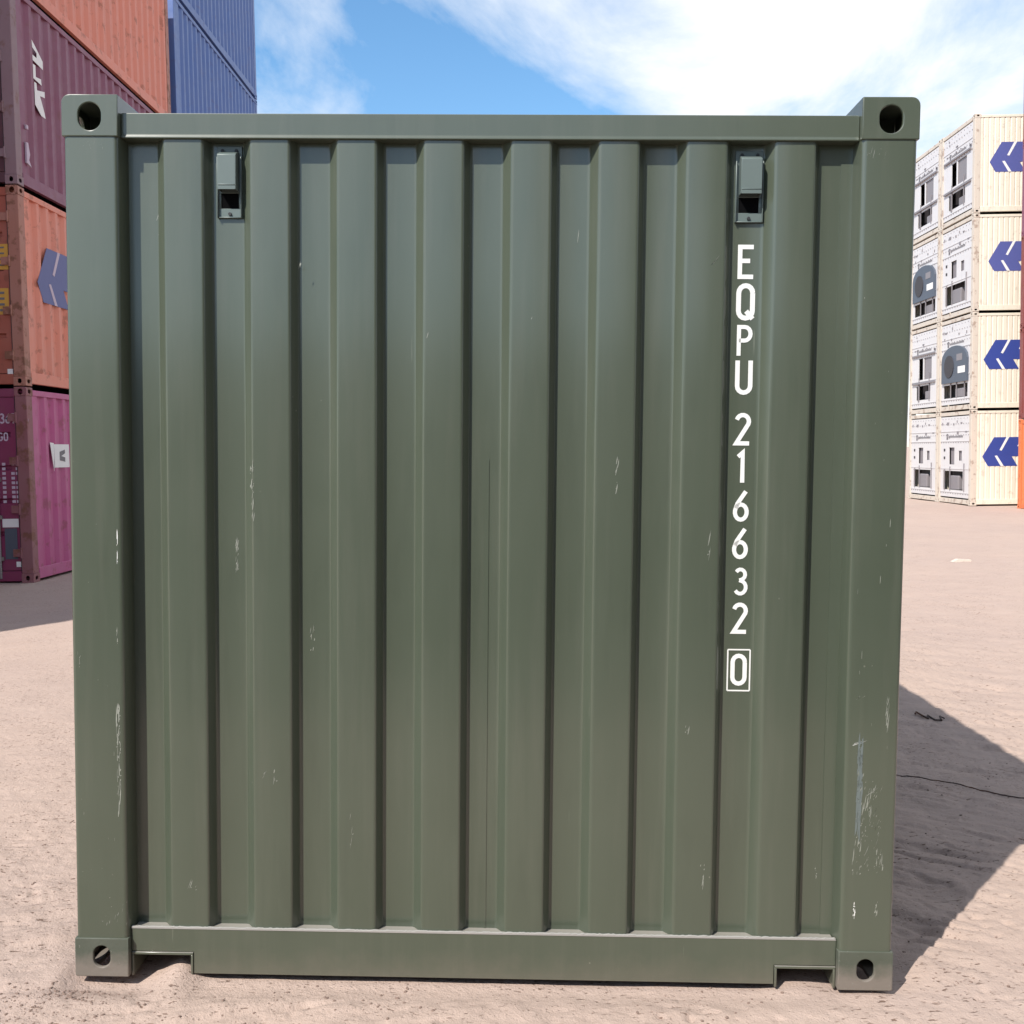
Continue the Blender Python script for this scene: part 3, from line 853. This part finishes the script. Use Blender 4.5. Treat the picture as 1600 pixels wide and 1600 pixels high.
# weld drips along the top of the sill
r = random.Random(9); x = -1.055; up_ = []
while x < 1.055:
    up_.append((x, 0.1462 + 0.0022 * r.random())); x += 0.004 + 0.006 * r.random()
pts = [(1.0565, 0.1405)] + up_[::-1] + [(-1.0565, 0.1405)]
wb = MB().prism(pts[::-1], 0.0205, 0.0275).mesh('weld_bead'); bm_fix(wb)
link('weld_bead', bevelled(wb, 0.0007), ['weld'], green)

link('roof', MB().box(-1.148, 1.148, .10, Lg - .10, Hg - .075, Hg - .06).mesh('roof'), ['green'], green)
link('floor_frame', MB().box(-1.148, 1.148, .12, Lg - .10, .09, .135).mesh('floor_frame'), ['dark'], green)
link('sill', bevelled(MB().box(-1.056, 1.056, Lg - .10, Lg - .012, .022, .155).mesh('rear_sill'), .006), ['green'], green)
link('header', bevelled(MB().box(-1.056, 1.056, Lg - .10, Lg - .02, Hg - .13, Hg - .02).mesh('rear_header'), .006), ['green'], green)
for sgn in (1, -1):
    x0, x1 = sorted((0.012 * sgn, 1.045 * sgn))
    dme = door_mesh(Hg, x0, x1); dme.transform(Matrix.Diagonal((1, -1, 1, 1))); dme.flip_normals(); dme.transform(Matrix.Translation((0, Lg, 0)))
    d = link('door', dme, ['green'], green)
    for xr in (0.30, 0.78):
        link('lock_rod', MB().tube((xr * sgn, Lg - .008, .06), (xr * sgn, Lg - .008, Hg - .06), .017).mesh('lock_rod'), ['steel'], d)

# ventilators
def vent(cx, z0, z1, yb, w):
    p = Vector((0, 0, 0))
    mb = MB()
    x0, x1 = cx - w / 2, cx + w / 2
    y0, y1 = yb - 0.004, yb - 0.0005
    hx0, hx1 = cx - w * 0.36, cx + w * 0.36
    # back plate with a slot opening below the hood
    zs0, zs1 = z0 + 0.028, z0 + 0.072
    mb.box(x0, x1, y0, y1, z0, zs0); mb.box(x0, x1, y0, y1, zs1, z1)
    mb.box(x0, hx0, y0, y1, zs0, zs1); mb.box(hx1, x1, y0, y1, zs0, zs1)
    # side flanges standing proud
    mb.box(x0, x0 + 0.003, y0 - 0.010, y0 - 0.0002, z0, z1 - 0.03); mb.box(x1 - 0.003, x1, y0 - 0.010, y0 - 0.0002, z0, z1 - 0.03)
    mb.box(x0 + 0.0032, x1 - 0.0032, y0 - 0.006, y0 - 0.0002, z0, z0 + 0.003)
    pl = link('vent', bevelled(mb.mesh('vent'), 0.0008, 1), ['green_vent'], green)
    # near-black sheet painting the opening's shade, and fixings
    link('opening', MB().box(hx0, hx1, yb - 0.0012, yb - 0.0004, zs0, zs1).mesh('opening'), ['dark'], pl)
    mb = MB()
    for fx, fz in ((x0 + w * .22, z1 - .012), (x1 - w * .22, z1 - .012), (cx, z0 + .012)):
        mb.tube((fx, y0 + .001, fz), (fx, y0 - .0045, fz), .0052, 6)
    link('rivet', mb.mesh('rivet'), ['seal'], pl)
    # hood: sloping top, open underneath
    zt, zb, yf = z1 - 0.026, z0 + 0.075, yb - 0.040
    prof = [(y0 - .0003, zt + .012), (yf + .006, zt), (yf, zt - .006), (yf, zb), (yf + .002, zb), (yf + .002, zt - .008), (yf + .008, zt - .003), (y0 - .0003, zt + .009)]
    mb = MB().prism(prof, hx0, hx1, 'x')
    side = [(y0 - .0003, zt + .011), (yf + .006, zt - .0006), (yf + .0006, zt - .006), (yf + .0006, zb + .0006), (y0 - .0003, zb + .0006)]
    mb.prism(side[::-1] if False else side, hx0 - .0012, hx0 + .0006, 'x'); mb.prism(side, hx1 - .0006, hx1 + .0012, 'x')
    mb.box(hx0 + .001, hx1 - .001, yf - .0015, yf - .0002, zb + .012, zb + .015)
    hd = mb.mesh('hood')
    bm_fix(hd)
    link('hood', bevelled(hd, 0.0012, 2), ['green_vent'], pl)
vent(-0.753, 2.257, 2.462, FLOOR, 0.072)
vent(0.755, 2.252, 2.456, FLOOR, 0.080)

# ------------------------------------------------------------------ left rows of stacked containers
def gz(x, y): return float(ground_z(np.array([x]), np.array([y]))[0])
HS = 2.591
X1 = -6.555 - 1.219; Y1 = 13.42; L1 = 6.058
z_base = gz(X1, Y1)
stepz = 2.606
gl = 'containers stacked in the left hand row'
mag = make_container('magenta container at ground level, bottom of the left stack, with a white sticker', (X1, Y1, z_base), 0, L1, HS, ('magenta', 'frame_magenta', 'shaded_end_magenta'), 'door', gl)
ora = make_container('faded orange container with a blue chevron emblem on its side, resting on the magenta one', (X1, Y1, z_base + stepz), 0, L1, HS, ('orange', 'frame_orange', 'shaded_end_orange'), 'door', gl)
bur = make_container('burgundy container with white slanted lettering, resting on the faded orange one', (X1, Y1, z_base + 2 * stepz), 0, L1, HS, ('burgundy', 'frame_burgundy', 'shaded_end_burgundy'), 'door', gl)
top = make_container('orange container on top of the burgundy one with lettering', (X1, Y1, z_base + 3 * stepz), 0, L1, HS, ('orange', 'frame_orange', 'shaded_end_orange'), 'door', gl)
YB = 19.78
blab = ['blue container at ground level behind the magenta one', 'blue container second from the ground behind the faded orange one', 'blue container level with the burgundy one and behind it',
        'blue container level with the topmost orange one, seen against the sky', 'topmost blue container, highest of the blue stack']
for i in range(5):
    make_container(blab[i], (X1, YB, gz(X1, YB) + i * stepz), 0, 6.058, HS, ('blue', 'blue', 'blue'), 'door', gl)

# marks; side marks lie on the plane of the outer flutes. S(u, w): u = distance back from the near end, w = height
def side_marks(root, name, polys, mat, proud=0.002):
    out = None
    for k, pts in enumerate(polys):
        bm = MB().prism(pts, 1.2045 + proud * 0.2, 1.2045 + proud + 0.0004 * k, 'x').mesh(name); bm_fix(bm)
        out = link(name, bm, [mat], root)
    return out
# magenta: sticker with a grey device
zb = z_base
st = side_marks(mag, 'sticker', [[(0.76, 1.52 - zb), (1.22, 1.52 - zb), (1.22, 1.845 - zb), (0.76, 1.845 - zb)], [(0.64, 1.87 - zb), (0.74, 1.47 - zb), (0.755, 1.86 - zb)]], 'logo_white', 0.004)
side_marks(mag, 'sticker_print', [[(u + 0.28, w - zb) for u, w in ((0.64, 1.62), (0.80, 1.60), (0.80, 1.66), (0.68, 1.68), (0.80, 1.72), (0.80, 1.77), (0.64, 1.74))]], 'text_grey', 0.008)
# orange: chevron emblem, blue with pale slashes
zo = z_base + stepz
def emblem(u0, w0, k):
    """left-pointing double chevron; returns blue outline and the pale slashes"""
    q = lambda pts: [(u0 + a * k, w0 + b * k) for a, b in pts]
    blue_ = q([(0, 0), (.17, -.28), (1.03, -.28), (.86, 0), (1.50, 0), (1.62, .20), (1.30, .20), (1.50, .566), (.34, .566)])
    sl = [q([(.70, .566), (.50, .19), (.56, .17), (.78, .566)]), q([(.36, .02), (.54, -.28), (.63, -.28), (.43, .03)]), q([(1.16, .566), (1.02, .30), (1.07, .28), (1.23, .566)])]
    return blue_, sl
b_, s2 = emblem(0.47, 4.03 - zo, 0.90)
e_ = side_marks(ora, 'emblem', [b_], 'logo_blue_dull', 0.004)
side_marks(ora, 'emblem_stripe', s2, 'mark_pale', 0.007)
# burgundy: slanted white letters running down the panel
zr = z_base + 2 * stepz
def Q(pts): return [(u + 0.26, w + 0.10 - zr) for u, w in pts]
letters = [Q([(0.32, 7.16), (0.40, 7.12), (0.62, 6.98), (0.62, 6.87), (0.33, 6.90), (0.33, 6.97), (0.45, 6.965), (0.45, 7.03), (0.33, 7.07)]),
           Q([(0.33, 6.85), (0.40, 6.85), (0.40, 6.70), (0.55, 6.72), (0.56, 6.64), (0.33, 6.66)]),
           Q([(0.35, 6.62), (0.41, 6.62), (0.42, 6.53), (0.55, 6.56), (0.64, 6.58), (0.64, 6.50), (0.50, 6.48), (0.62, 6.28), (0.64, 6.22), (0.52, 6.22), (0.35, 6.32)])]
l1 = side_marks(bur, 'lettering', letters, 'logo_white', 0.004)
side_marks(bur, 'stencil_print', [Q([(0.02, 5.95), (0.07, 5.95), (0.07, 5.90), (0.02, 5.90)]), Q([(0.0, 5.72), (0.05, 5.72), (0.09, 5.58), (0.06, 5.50), (0.12, 5.42), (0.0, 5.45)])], 'mark_pale', 0.03)
# door-side print of the magenta and orange boxes (x measured from the right hand edge)
def door_print(root, name, boxes, mat, y=0.029):
    for x0, x1, za, zb_ in boxes:
        link(name, MB().box(x0, x1, y - 0.003, y - 0.0005, za, zb_).mesh(name), [mat], root)
dx = X1
mb = MB(); FD = lambda u, w, y: (u, 0.029 - y, w)
z_ = 2.118 - z_base
for i, ch in enumerate(('9', '3', '6', '7')):
    glyph(mb, ch, -7.015 - X1 + i * 0.078, z_, 0.13, FD, 0.001, t=0.16)
glyph(mb, '6', -6.62 - X1, z_, 0.13, FD, 0.001, t=0.16)
glyph(mb, 'G', -6.96 - X1, z_ - 0.23, 0.11, FD, 0.001, t=0.16); glyph(mb, '0', -6.89 - X1, z_ - 0.23, 0.11, FD, 0.001, t=0.16)
link('serial_number', mb.mesh('serial_number'), ['mark_pale'], mag)
bx = []; r = random.Random(4)
for row in range(9):
    zz = 1.60 - z_base - row * 0.062
    for c0 in (-7.02, -6.93, -6.81, -6.75):
        if r.random() < .9: bx.append((c0 - X1, c0 - X1 + 0.045, zz - 0.036, zz))
door_print(mag, 'small_print', bx, 'mark_pale')
door_print(mag, 'notice', [(-6.955 - X1, -6.738 - X1, .745 - z_base, .858 - z_base), (-6.79 - X1, -6.66 - X1, .216 - z_base, .286 - z_base)], 'logo_white', 0.025)
door_print(mag, 'placard', [(-6.93 - X1, -6.765 - X1, .32 - z_base, .73 - z_base)], 'hood_grey', 0.026)
door_print(ora, 'placard', [(-7.05 - X1, -6.715 - X1, 4.12 - zo, 4.45 - zo), (-7.05 - X1, -6.745 - X1, 3.54 - zo, 3.88 - zo)], 'placard_yellow')
bx = []
for k in range(4):
    bx += [(-7.03 - X1, -6.78 - X1, 4.17 + k * .075 - zo, 4.19 + k * .075 - zo), (-7.03 - X1, -6.80 - X1, 3.58 + k * .075 - zo, 3.61 + k * .075 - zo)]
door_print(ora, 'placard_print', bx, 'text_grey', 0.0255)
door_print(ora, 'notice', [(-6.80 - X1, -6.66 - X1, 2.76 - zo, 2.83 - zo)], 'logo_white', 0.025)

# the stack out of frame on the left whose shadow falls over the door ends and the sand
cols_ = ['rustred', 'blue', 'orange', 'burgundy', 'magenta']
nm_ = {'rustred': 'dark red', 'blue': 'blue', 'orange': 'orange', 'burgundy': 'burgundy', 'magenta': 'magenta'}
lv_ = ['at ground level', 'second from the ground', 'third from the ground', 'fourth from the ground', 'topmost']
for j, (yy, nmrow) in enumerate(((4.0, 'nearer stack'), (10.15, 'farther stack'))):
    for i in range(5):
        c = cols_[(i + 2 * j) % 5]
        make_container('%s container %s of the %s left of the view' % (nm_[c], lv_[i], nmrow), (-8.87 - 1.22, yy, gz(-10, yy) + i * stepz), 0, 6.058, HS, (c, 'grey_frame', c), 'door', 'containers stacked to the left of the view')

make_container('unseen dark grey container added behind the photographer to shape the light', (-6.6, -2.1 - 1.219, gz(-1, -3)), -math.pi / 2, 12.19, HS, ('slate', 'slate', 'slate'), 'door', 'added unseen containers behind the camera')  # added out of view to shape reflections and cut bounced light

for i in range(3):  # unseen stack added to keep fill light from the right off the ribs
    make_container(('unseen dark container on the ground, added right of the photographer to block light', 'unseen dark container in the middle of the light-blocking stack added on the right', 'unseen dark container on top of the light-blocking stack added on the right')[i],
                   (3.3 + 1.219, -11.3, gz(4, -5) + i * stepz), 0, 12.19, HS, ('slate', 'slate', 'slate'), 'door', 'added unseen containers right of the camera')

# ------------------------------------------------------------------ right hand stacks of white refrigerated containers
HR = 2.896
XR, YR = 13.05, 30.3
rz = -math.pi / 2
zr0 = -0.135
gr = 'white refrigerated containers stacked on the right'
sty = {0: ['L', 'R', 'L', 'T'], 1: ['L', 'T', 'R', 'T']}
what = {'L': 'dark window', 'R': 'rounded grey hood', 'T': 'twin grilles'}
lev = ['lowest', 'second from bottom', 'third from bottom', 'topmost']
for row in range(2):
    for i in range(4):
        stl = sty[row][i]
        yc = YR + 1.219 + row * 2.47
        lab = 'white refrigerated container with %s, %s in the %s white stack' % (what[stl], lev[i], 'nearer' if row == 0 else 'farther')
        c = make_container(lab, (XR, yc, zr0 + i * 2.832), rz, 12.19, 2.82, ('cream', 'reefer_frame', 'unit_white'), stl, gr, name='refrigerated_container')
        if row == 0:
            b_, s2 = emblem(0.335 + (0.10 if i > 1 else 0), 1.44, 1.0)
            side_marks(c, 'emblem', [b_], 'logo_blue' if i < 2 else 'logo_blue_pale', 0.004)
            side_marks(c, 'emblem_stripe', s2, 'logo_white', 0.008)

# orange and dark red stack at the right edge of the picture
for i in range(5):
    cc = 'orange_bright' if i == 0 else ('rustred' if i != 3 else 'burgundy')
    lab = ['bright orange container on the ground at the right edge of the photo', 'dark red container resting on the bright orange one at the right edge', 'dark red container in the middle of the right edge stack',
           'burgundy container second from the top of the right edge stack', 'dark red container topmost of the right edge stack'][i]
    make_container(lab, (13.80, 26.56 + 1.219, -0.16 + i * 2.520), rz, 12.19, 2.51, (cc, cc, cc), 'wall', 'containers stacked at the right edge')

# ------------------------------------------------------------------ small things on the sand
def strand():  # dark tube added in place of a narrow furrow in the sand
    pts = [(1.30, 2.30), (1.62, 2.22), (1.97, 2.051), (2.10, 1.99), (2.212, 1.916), (2.322, 1.795), (2.43, 1.735), (2.75, 1.66), (3.3, 1.60)]
    W = []
    for x, y in pts:
        p = GM @ Vector((x, y, 0)); W.append((p.x, p.y))
    mb = MB(); P = []
    for i in range(len(W) - 1):
        for k in range(8):
            t = k / 8; x = W[i][0] * (1 - t) + W[i + 1][0] * t; y = W[i][1] * (1 - t) + W[i + 1][1] * t
            y += 0.006 * math.sin(9 * x)
            P.append(Vector((x, y, gz(x, y) + 0.0012)))
    for a, b in zip(P[:-1], P[1:]): mb.tube(a, b, 0.0030, 6)
    o = link('strand', mb.mesh('strand', True), ['rust'])
    o['label'] = 'thin dark wire standing in for a furrow across the shaded sand right of the green container'; o['category'] = 'strand'
strand()
def scrap():
    mb = MB(); r = random.Random(12)
    P = []
    for k in range(9):
        x0 = 2.36 + 0.017 * k; y0 = 6.22 - 0.016 * k + 0.05 * math.sin(k * 1.9)
        P.append(Vector((x0, y0, gz(x0, y0) + 0.004 + 0.011 * r.random())))
    for k, (a, b) in enumerate(zip(P[:-1], P[1:])): mb.tube(a, b, 0.004 + 0.003 * r.random(), 6)
    o = link('scrap_metal', mb.mesh('scrap_metal'), ['rust'])
    o['label'] = 'small bent piece of rusty scrap in the shadow on the sand'; o['category'] = 'scrap'
    mb = MB(); x, y = 6.30, 15.2; z = gz(x, y)
    mb.prism([(x, z + .005), (x + .10, z), (x + .27, z + .005), (x + .27, z + .035), (x + .08, z + .045)], y, y + .10)
    o = link('wood_offcut', mb.mesh('wood_offcut'), ['reefer_frame'])
    o['label'] = 'pale flat offcut of wood lying alone on the sunlit sand'; o['category'] = 'offcut'
scrap()

# pebbles and crumbs of dirt: one mesh of many small stones
def pebbles():
    r = np.random.default_rng(5); V = []; F = []
    ico_v = [(0, 0, 1), (.894, 0, .447), (.276, .851, .447), (-.724, .526, .447), (-.724, -.526, .447), (.276, -.851, .447),
             (.724, .526, -.447), (-.276, .851, -.447), (-.894, 0, -.447), (-.276, -.851, -.447), (.724, -.526, -.447), (0, 0, -1)]
    ico_f = [(0, 1, 2), (0, 2, 3), (0, 3, 4), (0, 4, 5), (0, 5, 1), (1, 6, 2), (2, 7, 3), (3, 8, 4), (4, 9, 5), (5, 10, 1),
             (2, 6, 7), (3, 7, 8), (4, 8, 9), (5, 9, 10), (1, 10, 6), (11, 7, 6), (11, 8, 7), (11, 9, 8), (11, 10, 9), (11, 6, 10)]
    n = 3400
    X = np.concatenate([r.uniform(-1.9, 2.6, n), r.uniform(-2.2, -1.3, 1500), r.normal(-1.36, 0.09, 500), r.uniform(1.1, 3.0, 900)])
    Y = np.concatenate([2.15 + 0.9 * r.random(n) ** 1.1, r.uniform(2.2, 5.0, 1500), r.normal(2.86, 0.09, 500), r.uniform(2.6, 6.5, 900)])
    keep = vn = vnoise(X * 2.2, Y * 2.2, 8) > 0.42
    X = X[keep]; Y = Y[keep]; Z = ground_z(X, Y)
    S = 0.0009 + 0.0036 * r.random(len(X)) ** 4
    iv = np.array(ico_v)
    for x, y, z, s in zip(X, Y, Z, S):
        b = len(V)
        k = iv * s * (1 + 0.35 * (r.random((12, 1)) - .5)) * np.array([1 + r.random(), 1 + .5 * r.random(), .75])
        a = r.random() * 6.28; ca, sa = math.cos(a), math.sin(a)
        for p in k: V.append((x + p[0] * ca - p[1] * sa, y + p[0] * sa + p[1] * ca, z + p[2] + s * 0.2))
        F += [tuple(b + i for i in f) for f in ico_f]
    me = bpy.data.meshes.new('pebbles'); me.from_pydata(V, [], F)
    o = link('pebbles', me, ['pebble'])
    o['label'] = 'small brown pebbles and crumbs scattered over the sand'; o['category'] = 'pebbles'; o['kind'] = 'stuff'
pebbles()
